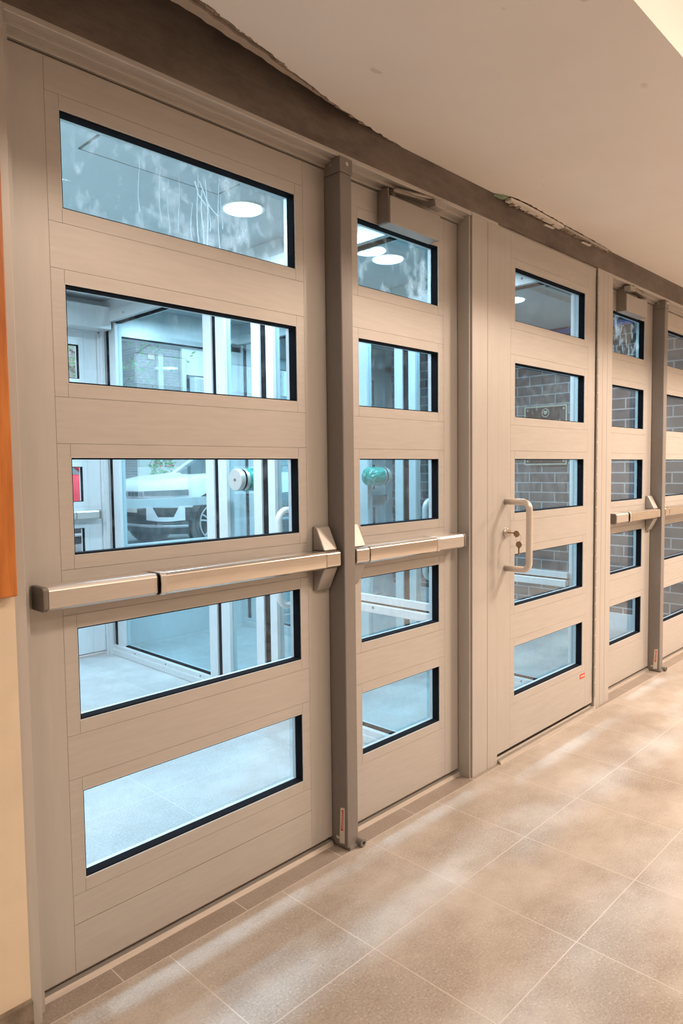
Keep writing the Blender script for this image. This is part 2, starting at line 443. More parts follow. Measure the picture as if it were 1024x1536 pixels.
kr.tube(pts, .001, 6, False).build('key_ring', STEEL, lock)
hk = MB(); hk.lathe([(.013, -.0012), (.013, .0012)], 0, (1.735, -.113, .873), 20)
hk.prism([(-.1165, .864), (-.1095, .864), (-.1100, .838), (-.1120, .832), (-.1130, .828), (-.1145, .834), (-.1165, .842), (-.1150, .848), (-.1165, .853)], 0, 1.7338, 1.7362)
hk.build('hanging_key', BRASS, lock)
tg = MB().box(2.392, 2.440, -.0565, -.0552, .178, .200).build('maker_tag', RED, d3)
tg2 = MB()
for i in range(6): tg2.box(2.397+i*.0066, 2.4015+i*.0066, -.0572, -.0566, .186, .193)
tg2.build('tag_print', PAPER, tg)
# continuous hinge along door 3
hg = MB()
for i in range(26): hg.lathe([(.006, 0), (.006, .070)], 2, (2.531, -.062, .06+i*.077), 10)
hg.build('continuous_hinge', ALUV, d3)

# outer doors of the vestibule (same pattern, seen from inside)
def outer(src, name, label, dx, dy):
    c = copy_tree(src); c.name = name; c['label'] = label; c.location = (dx, dy, 0)
    def swap(o):
        if o.type == 'MESH':
            me = o.data.copy()
            for i, m in enumerate(me.materials):
                if m in (ALU, ALUV): me.materials[i] = ALUW
                if m in (GLASS, GLASSD): me.materials[i] = GLASS
            o.data = me
        for k in kids(o): swap(k)
    swap(c)
    return c
OY = 2.705
outer(d1, 'door_6', 'wide outer vestibule door on the street side, dimly seen at far left of the near door panes', -.038, OY)
o7 = outer(d2, 'door_7', 'narrow outer vestibule door with white push bar, behind the leftmost glass of the near door', -.038, OY)
o8 = outer(d4, 'door_8', 'narrow outer door on the street side of the right vestibule bay', -.10, OY)
o9 = outer(d5, 'door_9', 'wide outer door on the street side of the right vestibule bay beside brick wall', -.135, OY)
for o in (o7, o8):
    for c in kids(o):
        if c.name.startswith('closer_body'):
            for g in kids(c): bpy.data.objects.remove(g)
            bpy.data.objects.remove(c)

# ------------------------------------------------------------------ mullions, jambs, header, threshold
def mullion(x, label):
    root = thing('mullion', label, 'mullion', 'removable door mullions')
    MB().box(x, x+.049, -.065, .045, .004, 2.040).build('mullion_tube', MULL, root, .004)
    cap = MB().box(x-.002, x+.051, -.067, .046, 2.040, 2.084).build('top_bracket', MULL, root, .002)
    for px, py, ax in ((x-.002, -.030, 0), (x+.026, -.067, 1)):
        MB().lathe([(.006, -.0015), (.006, .0), (.004, .001)], ax, (px, py, 2.066), 14).build('bracket_screw', STEEL, cap)
    foot = MB().box(x+.004, x+.062, -.072, .03, .0005, .0115).lathe([(.012, 0), (.012, -.02)], 1, (x+.050, -.066, .0135), 18).build('foot_bracket', MULL, root)
    MB().lathe([(.0045, 0), (.0045, -.002)], 1, (x+.050, -.0862, .0145), 12).build('foot_bolt', DARK, foot)
    st = MB().prism([(-.052, .018), (-.030, .014), (-.036, .128), (-.054, .132)], 0, x-.0009, x-.0001).build('warning_sticker', PAPER, root)
    rd = MB().prism([(-.047, .058), (-.037, .056), (-.041, .122), (-.049, .124)], 0, x-.0016, x-.0010).build('red_print_band', RED, st)
    tx = MB()
    for i in range(9): tx.box(x-.0020, x-.0017, -.0455, -.0405, .064+i*.0062, .0675+i*.0062)
    tx.build('print_marks', PAPER, rd)
    st2 = MB()
    for i in range(3): st2.box(x-.0010, x-.0001, -.029+i*.005-.001, -.0255+i*.005-.001, .026, .034)
    st2.build('number_print', PAPER, root)
    return root
mullion(.805, 'dark painted mullion post standing on the floor between the two nearest doors')
mullion(3.366, 'dark painted mullion post standing at far right between the two farthest doors')

def jamb(n, x0, x1, label, joints=(), yb=.06):
    root = thing('trim_%d' % n, label, 'door frame', kind='structure')
    xs = [x0] + list(joints) + [x1]
    for a, b in zip(xs, xs[1:]):
        MB().box(a+.0008, b-.0008, JX, yb, .0, 2.085).build('frame_upright', ALUV, root, .001)
    return root
jamb(1, -.1565, -.131, 'slim aluminium jamb between beige plaster and nearest door')
MB().box(-.131, -.114, -.028, .10, 0, 2.085).build('door_stop', ALUV, bpy.data.objects['trim_1'])
j2 = jamb(2, 1.497, 1.672, 'wide aluminium frame upright between second door and handle door', (1.600,))
MB().box(1.4875, 1.4965, -.050, .06, 0, 2.085).build('door_stop', ALUV, j2)
j3 = jamb(3, 2.540, 2.706, 'wide aluminium frame upright right of the handle door hinge', (2.600, 2.650))
j4 = jamb(4, 4.335, 4.42, 'aluminium jamb at the far end of the door row')
# header: head frame (stops) and steel face above
hd = thing('trim_5', 'long aluminium head frame running over all the doors', 'door frame', kind='structure')
for a, b in ((-.131, 1.497), (2.706, 4.335)):
    MB().box(a, b, -.006, .10, 2.066, 2.085).build('head_stop', ALU, hd, .001)
    MB().box(a, b, .012, .05, 2.0605, 2.0665).build('head_gap_shade', DARK, hd)  # solid dark strip standing in for shade above the doors
    MB().box(a, b, -.030, .10, 2.0755, 2.095).build('head_stop', ALU, hd, .001)
    MB().box(a, b, -.0565, -.0265, 2.0845, 2.100).build('head_lip', ALU, hd, .002)
MB().box(1.672, 2.540, -.050, .10, 2.0905, 2.100).build('head_stop', ALU, hd)
struct(MB().box(-.1565, 4.42, JX, .10, 2.0975, 2.42).build('trim_6', HEADER), 'steel header band between door frames and ceiling, grime and soffit shade in its colour', 'header')
MB().box(-.1565, -.131, JX, .1, 2.085, 2.0975).build('frame_corner', ALU, hd)
for a, b in ((1.497,1.672),(2.540,2.706),(4.335,4.42)):
    MB().box(a, b, JX, .1, 2.085, 2.0975).build('frame_corner', ALU, hd)
# thresholds
def saddle(n, x0, x1, y0, y1, label):
    m = MB()
    m.prism([(y0, 0), (y0+.006, .012), (y0+.020, .0135), (y0+.022, .011), (y0+.027, .011), (y0+.029, .015), (y0+.034, .016), (y0+.036, .0135), (y0+.038, .0135), (y0+.040, .018), (y1, .018), (y1, 0)], 0, x0, x1)
    return struct(m.build('trim_%d' % n, SADDLE), label, 'threshold')
saddle(7, -.129, .800, -.010, .11, 'grooved aluminium threshold under the nearest door')
saddle(8, .872, 1.487, -.010, .11, 'grooved aluminium threshold under the second door')
saddle(9, 1.676, 2.536, -.072, .11, 'protruding grooved aluminium threshold under the handle door')
saddle(10, 2.708, 3.362, -.010, .11, 'grooved aluminium threshold under the fourth door')
saddle(11, 3.43, 4.333, -.010, .11, 'grooved aluminium threshold under the farthest door')

# ------------------------------------------------------------------ floors, walls, ceilings
fl = MB().box(0, 11, -4.63, 0, -.05, 0).build('floor', FLOOR); fl.location = (-3.07-.0, -.072, 0)
fl.location.x = .17 - .36*9
struct(fl, 'speckled porcelain tile floor with pale joints', 'floor')
fb = MB().box(0, 7.7, 0, .172, -.05, 0).build('trim_12', FLOORB); fb.location = (.05-.36*9, -.072, 0)
struct(fb, 'narrow border tiles along the doors, door shade put into their colour', 'floor')
fv = MB().box(-.25, 8, 0, 3.0, -.05, 0).build('floor_vestibule', FLOORV); fv.location = (0, .10, 0)
struct(fv, 'pale grey tile floor of the vestibule', 'floor')
def slab(name, x0, x1, y0, y1, z0, z1, mat, label=None, cat=None):
    return struct(MB().box(x0, x1, y0, y1, z0, z1).build(name, mat), label, cat)
slab('wall_front', -3.07, -.1575, -.066, .1, .075, 2.42, PLASTER, 'beige plaster wall left of the doors', 'wall')
slab('baseboard_front', -3.07, -.1575, -.078, .1, 0, .075, CURB, 'raw dark concrete base under the beige plaster', 'wall base')
slab('wall_front_right', 4.42, 7.70, -.06, .1, 0, 2.42, WALLP)
slab('wall_left', -3.17, -3.07, -4.7, .1, 0, 2.95, WALLP)
slab('wall_right', 7.70, 7.80, -4.7, .1, 0, 2.95, WALLP)
slab('wall_back', -3.07, 7.70, -4.8, -4.7, 0, 2.95, WALLD)
slab('wall_upper', -3.07, 7.70, .0, .1, 2.42, 2.95, WALLP)
# soffit with ragged edge
edge = [(-3.07,-.26),(-.2,-.245),(.234,-.199),(.339,-.179),(.456,-.159),(.597,-.125),(.751,-.095),(.948,-.070),(1.092,-.056),(1.491,-.042),(1.690,-.050),(1.715,-.085),(1.80,-.094),(2.23,-.078),(2.60,-.066),(2.700,-.050),(2.766,-.040),(2.85,-.030),(2.952,-.012),(3.2,-.022),(3.491,-.028),(4.4,-.03),(7.7,-.03)]
pts = []
rj = random.Random(5)
for (xa, ya), (xb, yb) in zip(edge, edge[1:]):
    n = max(1, int((xb-xa)/.018)) if xb < 4.5 and xa > -.5 else 1
    for i in range(n):
        t = i/n; pts.append((xa+(xb-xa)*t, ya+(yb-ya)*t + (rj.uniform(-.0035,.0035) if n > 1 else 0)))
pts.append((7.7, -.03))
outline = pts + [(7.7, -.855), (-3.07, -.855)]
struct(MB().prism(outline, 2, CEIL, CEIL+.014).build('ceiling', DRYWALL), 'low drywall ceiling with ragged unfinished edge along the header', 'ceiling')
slab('ceiling_edge', -3.07, 7.70, -.869, -.855, CEIL, 2.80, DRYWALL)
slab('ceiling_upper', -3.07, 7.70, -4.7, -.869, 2.78, 2.88, DRYWALL, 'higher drywall ceiling behind the low ceiling', 'ceiling')
slab('ceiling_backing', -3.07, 7.70, -.855, .0, CEIL+.09, CEIL+.10, DARK)
# torn board layers left of the loose strip
lx = [(x, y) for x, y in pts if -.16 <= x <= 1.10]
lg = thing('ceiling_board_edge', 'torn brown board edge between the steel header and low ceiling, over the nearest doors', 'debris')
fr_ = lambda y, t: -.058+(y+.058)*t
m = MB(); m.prism([(x, fr_(y, .80)) for x, y in lx] + [(x, fr_(y, .60)) for x, y in lx[::-1]], 2, CEIL+.006, CEIL+.013); m.build('board_strip', BOARDT, lg)
m = MB(); m.prism([(x, y-.006) for x, y in lx] + [(x, fr_(y, .80)+.0005) for x, y in lx[::-1]], 2, CEIL+.0145, CEIL+.022); m.build('torn_paper_layer', GRIMD, lg)
# broken strip of board and metal bead at the ragged edge
bs = thing('ceiling_bead', 'loose metal bead and board strip hanging from the ragged ceiling edge over the handle door', 'debris')
def strip(name, pl, w, z, th, mat, par):
    m = MB()
    L = [(x, y) for x, y in pl] + [(x, y+w) for x, y in pl[::-1]]
    m.prism(L, 2, z, z+th); return m.build(name, mat, par)
strip('bead_strip', [(1.712,-.088),(1.80,-.093),(1.95,-.090),(2.15,-.083)], .026, CEIL-.016, .010, PAPER, bs)
strip('bead_strip', [(2.16,-.081),(2.35,-.076),(2.62,-.068)], .022, CEIL-.013, .008, STEEL2, bs)
m = MB()
for i in range(40):
    x = 1.74+i*.0235; m.box(x, x+rj.uniform(.008,.02), -.079+(x-1.74)*.015, -.058, CEIL-rj.uniform(.020,.008), CEIL-.003)
m.build('torn_board', GRIME, bs)
strip('green_board', [(1.640,-.060),(1.70,-.082)], .020, CEIL-.010, .008, GREEN, bs)
strip('paper_flap', [(2.02,-.066),(2.09,-.070)], .010, CEIL-.030, .004, PAPER, bs)
strip('paper_flap', [(2.36,-.064),(2.44,-.068)], .012, CEIL-.026, .004, PAPER, bs)
m = MB()
for i in range(150):
    x = rj.uniform(.15, 4.2)
    for (xa, ya), (xb, yb) in zip(edge, edge[1:]):
        if xa <= x <= xb: ye = ya+(yb-ya)*(x-xa)/(xb-xa)
    s = rj.uniform(.002,.007)
    m.box(x, x+s*rj.uniform(1,4), ye+.001, ye+s, CEIL-s*.6, CEIL+.010)
tag(m.build('torn_drywall_crumbs', GRIME), 'crumbs of torn drywall and mortar along the ceiling edge', 'debris', kind='stuff')

# wooden framed board on the plaster at left edge
bd = thing('notice_board', 'orange varnished wooden board frame on the beige plaster at left edge', 'notice board')
MB().ring(-1.20, -.1605, .930, 1.98, .055, -.092, -.0665).build('board_frame', WOOD_O, bd, .003)
MB().box(-1.146, -.2145, -.080, -.0668, .984, 1.926).build('board_panel', BRONZE, bd)

# ------------------------------------------------------------------ vestibule shell
slab('wall_vestibule_left', -.30, -.20, .1, 2.70, 0, VC, WHITE)
bw = MB().box(0, .12, 0, 2.65, 0, VC).build('wall_brick', BRICK); bw.location = (4.30, .10, 0)
struct(bw, 'brown grey brick wall closing the vestibule on the right', 'wall')
slab('baseboard_vestibule', 4.285, 4.30, .10, 2.70, 0, .11, VCEIL)
slab('ceiling_vestibule', -.30, 4.42, .10, 2.85, VC, VC+.10, VCEIL, 'pale vestibule ceiling with round lights', 'ceiling')
hp2 = thing('access_hatch', 'flush access hatch outlined in the vestibule ceiling over the nearest doors', 'hatch')
MB().box(.41, .97, .745, .75, VC-.003, VC).box(.41, .97, .50, .505, VC-.003, VC).box(.41, .415, .50, .75, VC-.003, VC).box(.965, .97, .50, .75, VC-.003, VC).build('hatch_frame', ENDCAP, hp2)
MB().box(.418, .962, .508, .742, VC-.004, VC-.0005).build('hatch_panel', VCEIL, hp2)
slab('trim_13', 2.6, 4.285, .60, 1.60, VC-.030, VC-.0005, VCEIL)
tape = MB().box(4.292, 4.2995, .30, 1.35, 2.165, 2.20).build('painters_tape', BLUEP)
tag(tape, 'blue tape strip along the top of the brick wall', 'tape')

# outer wall frame
ow = thing('trim_14', 'pale aluminium frame of the street side of the vestibule', 'door frame', kind='structure')
def fb_(n, *a, mat=ALUW): return MB().box(*a).build(n, mat, ow, .001)
fb_('frame_upright', -.25, -.20, OY-.05, OY+.10, 0, 2.10)
fb_('frame_upright', 1.4475, 1.60, OY-.02, OY+.10, 0, 2.10)
fb_('frame_upright', 1.458, 1.480, OY-.045, OY-.02, 0, 2.10)
fb_('frame_upright', 2.36, 2.608, OY-.02, OY+.10, 0, 2.10)
fb_('frame_upright', 4.198, 4.30, OY-.02, OY+.10, 0, 2.10)
fb_('head_beam', -.25, 4.30, OY-.02, OY+.10, 2.04, 2.24)
for x in (.768, 3.262): fb_('mid_post', x, x+.045, OY-.05, OY+.05, .02, 2.04)
sf = thing('window_1', 'fixed street window in the middle vestibule bay with white car beyond it', 'window', kind='structure')
def sfp(n, mat, *a): return MB().box(*a).build(n, mat, sf)
sfp('lower_panel', ALUW, 1.60, 2.36, OY, OY+.05, 0, .655)
sfp('sill_rail', ALUW, 1.60, 2.36, OY-.03, OY+.06, .655, .690)
sfp('mid_rail', ALUW, 1.60, 2.36, OY-.01, OY+.05, .930, .987)
sfp('glass_pane', GLASS, 1.60, 2.36, OY+.020, OY+.024, .690, .930)
sfp('glass_pane', GLASS, 1.60, 2.36, OY+.020, OY+.024, .987, 2.04)
sfp('head_gasket', BLACK, 1.60, 2.36, OY-.024, OY-.0205, 2.030, 2.042)

# header operator boxes
op = thing('door_operator', 'white door operator box above the street doors at left of the near door panes', 'door operator')
MB().box(-.10, 1.478, OY-.14, OY-.0215, 2.050, 2.186).build('housing', ALUW, op, .003)
MB().box(.1, .13, OY-.10, OY-.05, 2.02, 2.05).build('drive_arm', ARM, op)
op2 = thing('door_operator', 'grey door operator box on the far side of the fourth door, under vestibule ceiling', 'door operator')
MB().box(2.66, 4.10, .115, .27, 2.090, 2.20).build('housing', CLOSER, op2, .003)
MB().box(2.655, 2.6595, .113, .272, 2.088, 2.202).build('end_cap', ENDCAP, op2)

# glazed partitions between bays
def partition(label):
    X = 0.
    root = thing('glass_partition', label, 'glass partition', 'glazed partitions across the vestibule')
    def P(n, mat, x0, x1, y0, y1, z0, z1, par=root, bv=0.): return MB().box(X+x0, X+x1, y0, y1, z0, z1).build(n, mat, par, bv)
    y0, y1 = .062, OY-.0205
    s = P('sill_rail', ALUW, -.045, .045, y0, y1, .001, .035); P('sill_step', ALUW, -.036, .036, y0, y1, .035, .060, s)
    P('sill_gasket', BLACK, -.012, .012, y0, y1, .060, .066, s)
    for y in (.35,.8,1.25,1.7,2.05,2.4): MB().lathe([(.005, 0), (.005, -.0015)], 0, (X-.036, y, .047), 12).build('screw', ENDCAP, s)
    h = P('head_rail', ALUW, -.045, .045, y0, y1, 2.100, 2.165); P('head_step', ALUW, -.036, .036, y0, y1, 2.170, 2.2395, h)
    P('head_gasket', BLACK, -.014, .014, y0, y1, 2.092, 2.100, h); P('head_groove', BLACK, -.030, .030, y0, y1, 2.165, 2.170, h)
    for y in (.35,.8,1.25,1.7,2.05,2.4): MB().lathe([(.006, 0), (.006, -.0015)], 0, (X-.045, y, 2.130), 12).build('screw', ENDCAP, h)
    for a, b, c, d in ((2.553,2.630,2.668,y1), (1.440,1.511,1.540,1.611), (1.058,1.108,1.148,1.209), (.84,.90,.915,.930)):
        p = P('post', ALUW, -.030, .030, c, d, .060, 2.095, bv=.001)
        P('post_half', ALUW, -.022, .022, a, b, .060, 2.095, p)
        P('post_gasket', BLACK, -.020, .020, b, c, .060, 2.095, p)
    P('end_jamb', ALUW, -.030, .030, y0, .092, .06, 2.095)
    for a, b in ((1.611,2.553),(1.209,1.440),(.930,1.058),(.092,.84)):
        P('glass_pane', GLASSP, -.003, .003, a, b, .064, 2.093)
    r = P('push_rail', ALUW, -.062, -.031, .092, .84, .577, .612, bv=.003); P('push_rail_lip', ALUW, -.050, -.031, .092, .84, .620, .648, r)
    P('rail_gasket', BLACK, -.045, -.031, .092, .84, .612, .620, r)
    MB().lathe([(.006, 0), (.006, -.002)], 0, (X-.062, .40, .600), 12).build('screw', ENDCAP, r)
    # D handle
    yh, zt, zb, xo, rr = .905, .990, .548, -.135, .05
    hp = [(X-.031, yh, zt), (X+xo+rr, yh, zt)]
    for k in range(1, 8):
        a = k/8*PI/2; hp.append((X+xo+rr-math.sin(a)*rr, yh, zt-rr+math.cos(a)*rr))
    hp += [(X+xo, yh, zt-rr), (X+xo, yh, zb+rr)]
    for k in range(1, 8):
        a = k/8*PI/2; hp.append((X+xo+rr-math.cos(a)*rr, yh, zb+rr-math.sin(a)*rr))
    hp += [(X+xo+rr, yh, zb), (X-.031, yh, zb)]
    MB().tube(hp, .0155, 16).build('pull_handle', ALUW, root, smooth=True)
    return root
def knob(root, yk, s):
    """thick round knob through the glass; s=+1: bare disc toward -x, film toward +x"""
    zk = 1.127; R = .056
    k = MB().lathe([(R*.96, -s*.062), (R, -s*.058), (R, -s*.034)], 0, (0, yk, zk), 40).build('round_knob', STEEL2, root, .001)
    MB().lathe([(.008, -s*.0645), (.008, -s*.062)], 0, (0, yk, zk), 14).build('knob_pin', ENDCAP, k)
    MB().lathe([(R*.96, -s*.034), (R*.96, -s*.022)], 0, (0, yk, zk), 32).build('rubber_ring', BLACK, k)
    MB().lathe([(R, -s*.022), (R, s*.004)], 0, (0, yk, zk), 40).build('knob_barrel', STEEL2, k)
    rk = random.Random(2); m = MB(); prof = [(R+.002, -s*.003), (R+.003, s*.06), (R+.001, s*.09), (R*.8, s*.108), (R*.4, s*.118), (.004, s*.122)]
    m.lathe(prof, 0, (0, yk, zk), 40)
    for v in m.bm.verts:
        v.co += Vector((rk.uniform(-.003,.003), rk.uniform(-.002,.002), rk.uniform(-.002,.002)))
    m.build('teal_film', TEAL, k)
pa = partition('glazed aluminium partition dividing the left and middle vestibule bays, nearer one')
knob(pa, 1.318, 1)
pc = copy_tree(pa); pc['label'] = 'glazed aluminium partition farther back, dividing the middle and right vestibule bays'
pa.location = (1.515, 0, 0); pc.location = (2.60, 0, 0)
for c in kids(pc):
    if c.name.startswith('round_knob'):
        for g in kids(c): bpy.data.objects.remove(g)
        bpy.data.objects.remove(c)
knob(pc, 1.366, -1)

# plaque on the brick wall
pq = thing('wall_plaque', 'dark bronze plaque with brass border and round emblem on the brick wall', 'plaque')
MB().box(4.286, 4.2995, .962, 1.318, 1.186, 1.640).build('plate', BRONZE, pq, .002)
m = MB(); w = .012
m.box(4.282,4.2862,.962,1.318,1.628,1.640).box(4.282,4.2862,.962,1.318,1.186,1.198).box(4.282,4.2862,.962,.974,1.198,1.628).box(4.282,4.2862,1.306,1.318,1.198,1.628)
m.build('border', GOLD, pq)
m = MB(); m.tube([(4.2850, 1.14+.028*math.cos(i/24*2*PI), 1.585+.031*math.sin(i/24*2*PI)) for i in range(25)], .0035, 6, False)
m.prism([(1.155,1.60),(1.125,1.60),(1.124,1.585),(1.14,1.568),(1.156,1.585)], 0, 4.282, 4.286)
m.build('emblem', GOLD, pq)
for y, z in ((1.29,1.61),(.99,1.61),(1.29,1.215),(.99,1.215)):
    MB().lathe([(.009, 0), (.006, -.004)], 0, (4.286, y, z), 14).build('rosette', GOLD, pq)
rt = random.Random(9)
for row in range(7):
    m = MB()
    y = 1.27 if row else 1.09
    while y > 1.01:
        L = rt.uniform(.012,.035); m.box(4.2845, 4.2862, y-L, y, 1.52-row*.045, 1.528-row*.045); y -= L+.008
    m.build('raised_line', GOLD, pq)

# ------------------------------------------------------------------ street
GZ = -.03
slab('ground_sidewalk', -12, 34, 2.86, 5.6, GZ-.1, -.02, SIDEW, 'pale sidewalk outside the vestibule', 'sidewalk')
slab('ground_street', -12, 34, 5.6, 11.6, GZ-.1, GZ, ASPHALT, 'grey asphalt street', 'street')
slab('ground_far_sidewalk', -12, 34, 11.6, 16, GZ-.1, -.02, SIDEW, 'far sidewalk in front of the houses', 'sidewalk')

def car(label, paint, loc, name='car'):
    root = thing(name, label, 'car', loc=loc)
    Lc, W = 4.8, .965
    def plan(inset_f=0., inset_s=0., y_n=2.7):
        """outline of half plan mirrored; x from 0 (front) to Lc"""
        pts = []
        Wd = W-inset_s; cl = .55
        for i in range(13):
            t = math.sin(i/12*PI/2); y = Wd*t
            x = inset_f+cl*(1-(max(0, 1-(t**y_n)))**(1/y_n)); pts.append((x, -y))
        for i in range(12, -1, -1):
            t = math.sin(i/12*PI/2); pts.append((Lc-inset_f*.5-cl*.6*(1-(max(0, 1-t**y_n))**(1/y_n)), -Wd*t))
        full = pts + [(x, -y) for x, y in pts[::-1][1:-1]]
        return full
    def loft(levels, name, mat, par, zslope=0., cap=True):
        m = MB(); rings = []
        for z, fi, si in levels:
            zz = lambda x: z + zslope*min(max(x-.3, 0), 1.1) if z > 1.03 else z
            rings.append([m.bm.verts.new((x, y, zz(x))) for x, y in plan(fi, si)])
        n = len(rings[0])
        for a, b in zip(rings, rings[1:]):
            for k in range(n): m.bm.faces.new([a[k], a[(k+1) % n], b[(k+1) % n], b[k]])
        if cap: m.bm.faces.new(rings[0][::-1]); m.bm.faces.new(rings[-1])
        return m.build(name, mat, par, smooth=False)
    body = loft([(.60,.02,.01),(.66,0,0),(.82,-.01,0),(.93,.01,.0),(1.005,.06,.02),(1.06,.15,.06),(1.09,.32,.13),(1.10,.6,.3)], 'body_shell', paint, root, .08)
    for p in body.data.polygons: p.use_smooth = True
    loft([(.22,.20,.10),(.34,.04,.02),(.52,-.008,-.006),(.64,-.004,-.008)], 'lower_cladding', CARB, root)
    loft([(.335,.015,.016),(.36,.005,.010),(.375,.010,.012)], 'silver_skid', CARS, root)
    def patch(nm, mat, sg, ya, yb, xmax, z0, z1, out, n=14):
        m = MB(); V = []
        for i in range(n+1):
            t = ya+(yb-ya)*i/n; tt = min(.9999, t/W)
            x = .55*(1-(1-tt**2.7)**(1/2.7)) - out if t < W else 0
            x = min(x, xmax); y = sg*(t+out*.8*(t/W)**3)
            zz1 = z1-.02*(1-i/n) if nm == 'headlight' else z1
            V.append([m.bm.verts.new(p) for p in ((x, y, z0), (x, y, zz1), (x+.03, y*.97, zz1), (x+.03, y*.97, z0))])
        for a, b in zip(V, V[1:]):
            for k in range(4): m.bm.faces.new([a[k], a[(k+1) % 4], b[(k+1) % 4], b[k]])
        m.bm.faces.new(V[0]); m.bm.faces.new(V[-1][::-1])
        return m.build(nm, mat, root)
    for sg in (-1, 1):
        patch('headlight', CARB, sg, .46, .963, .62, .825, .915, .035)
        gr = patch('grille', CARS, sg, .0, .44, .62, .80, .895, .030)
        for q in range(4):
            g2 = patch('grille_slot', CARB, sg, .02+q*.105, .10+q*.105, .62, .815, .88, .036, 3); g2.parent = gr
    # cabin
    m = MB()
    prof = [(1.25,1.08,.86),(2.05,1.62,.70),(2.5,1.70,.66),(4.0,1.68,.66),(4.55,1.25,.80),(4.6,1.05,.86)]
    A = [m.bm.verts.new((x, -w, z)) for x, z, w in prof]; B = [m.bm.verts.new((x, w, z)) for x, z, w in prof]
    for i in range(len(prof)-1): m.bm.faces.new([A[i], A[i+1], B[i+1], B[i]])
    m.bm.faces.new(A[::-1]); m.bm.faces.new(B)
    m.build('window_glass', CARG, root)
    m = MB()
    for sgn in (-1, 1):
        m.tube([(1.22, sgn*.87, 1.07), (2.05, sgn*.71, 1.63), (2.5, sgn*.67, 1.71), (4.0, sgn*.67, 1.69), (4.6, sgn*.83, 1.2)], .035, 8)
        m.tube([(2.9, sgn*.69, 1.69), (2.95, sgn*.88, 1.08)], .035, 8)
    m.box(2.1, 4.1, -.66, .66, 1.68, 1.73)
    m.build('roof_and_pillars', paint, root)
    for sgn in (-1, 1):
        # white surround of lower intake
        pl = plan(-.03, -.02); seg = [p for p in pl if (p[1]*sgn > .48 and p[0] < .40)]; seg.sort(key=lambda p: abs(p[1])+p[0])
        if len(seg) > 2:
            m = MB(); n = len(seg)
            def band(z0s, z1s):
                t = [m.bm.verts.new((x, y, z1s(i/(n-1)))) for i, (x, y) in enumerate(seg)]; b = [m.bm.verts.new((x, y, z0s(i/(n-1)))) for i, (x, y) in enumerate(seg)]
                for i in range(n-1): m.bm.faces.new([b[i], b[i+1], t[i+1], t[i]])
            band(lambda t: .43+.02*abs(2*t-1), lambda t: .50 if .2 < t < .8 else .655)
            o = m.build('intake_surround', paint, root); o.modifiers.new('s', 'SOLIDIFY').thickness = .02
        for wx in (.93, 3.85):
            MB().lathe([(.47, sgn*(W-.10)), (.47, sgn*(W+.008)), (.44, sgn*(W+.010))], 1, (wx, 0, .40), 36).build('wheel_arch', CARB, root)
            wh = MB().lathe([(.30, sgn*(W-.14)), (.375, sgn*(W-.13)), (.385, sgn*(W-.02)), (.36, sgn*(W+.022)), (.30, sgn*(W+.024))], 1, (wx, 0, .385), 36).build('wheel', TYRE, root)
            m = MB()
            for k in range(5):
                for off in (-.16, .16):
                    a = k*2*PI/5+.3; r0, r1 = .05, .285
                    m.tube([(wx+r0*math.cos(a), sgn*(W+.035), .385+r0*math.sin(a)), (wx+r1*math.cos(a+off), sgn*(W+.03), .385+r1*math.sin(a+off))], .016, 8)
            m.tube([(wx+.29*math.cos(i/32*2*PI), sgn*(W+.027), .385+.29*math.sin(i/32*2*PI)) for i in range(33)], .012, 8, False)
            m.lathe([(.06, sgn*(W+.02)), (.05, sgn*(W+.045))], 1, (wx, 0, .385), 18)
            m.build('rim', CARS, wh)
    MB().box(-.035, -.02, -.26, .26, .56, .67).build('number_plate', PAPER, root)
    MB().tube([(.9, -W-.05, 1.16), (.9, -W-.16, 1.17)], .04, 8).build('mirror_bracket', CARB, root)
    return root
car('white sport utility car parked on the street, front corner seen through the near door', CARW, (4.95, 8.66, GZ))
car('red car parked on the street, glimpsed at left edge of the near door', CARR, (-.80, 8.6, GZ))
# far parked dark car beyond
car('grey car parked on the far side of the street behind the white one', CARS, (11.5, 11.0, GZ))

# houses across the street
FY = 16.0
bd2 = thing('building', 'pale brick townhouse with white windows across the street', 'building')
MB().box(9.36, 26, FY, FY+6, 0, 9).build('facade', BRICKF, bd2)
MB().box(9.30, 26, FY-.12, FY, 0, 1.9).build('stone_base', STONE, bd2)
MB().box(9.30, 26, FY-.16, FY, 4.75, 4.98).build('stone_band', STONE, bd2)
MB().box(9.98, 10.13, FY-.10, FY, 1.9, 4.4).box(9.90, 10.21, FY-.11, FY, 3.98, 4.06).build('pilaster', STONE, bd2)
MB().box(9.70, 9.90, FY-.03, FY, 4.26, 4.40).build('yellow_plate', GOLD, bd2)
def hwin(x0, x1, z0, z1):
    w = MB().ring(x0, x1, z0, z1, .13, FY-.10, FY-.005).box(x0+.1, x1-.1, FY-.08, FY-.01, (z0+z1)/2-.03, (z0+z1)/2+.03).build('window', WHITE, bd2)
    MB().box(x0+.12, x1-.12, FY-.04, FY-.01, z0+.12, z1-.12).build('pane', CARG, w)
    MB().box(x0+.14, x1-.14, FY-.052, FY-.042, (z0+z1)/2, z1-.14).build('blind', WHITE, w)
for x0, z0 in ((10.75,3.08),(13.0,3.08),(14.6,3.08),(17.2,3.08),(19.5,3.08),(10.75,6),(13,6),(14.6,6)):
    hwin(x0, x0+1.0, z0, z0+1.75)
ac = thing('air_conditioner', 'white window air conditioner in the townhouse window', 'air conditioner')
MB().box(10.98, 11.52, FY-.38, FY-.11, 3.42, 3.84).build('case', WHITE, ac, .01)
m = MB()
for i in range(7): m.box(11.02, 11.42, FY-.392, FY-.381, 3.47+i*.048, 3.49+i*.048)
m.build('grille', CARS, ac)
MB().box(10.98, 11.52, FY-.112, FY-.10, 3.33, 3.42).build('bracket', WHITE, ac)
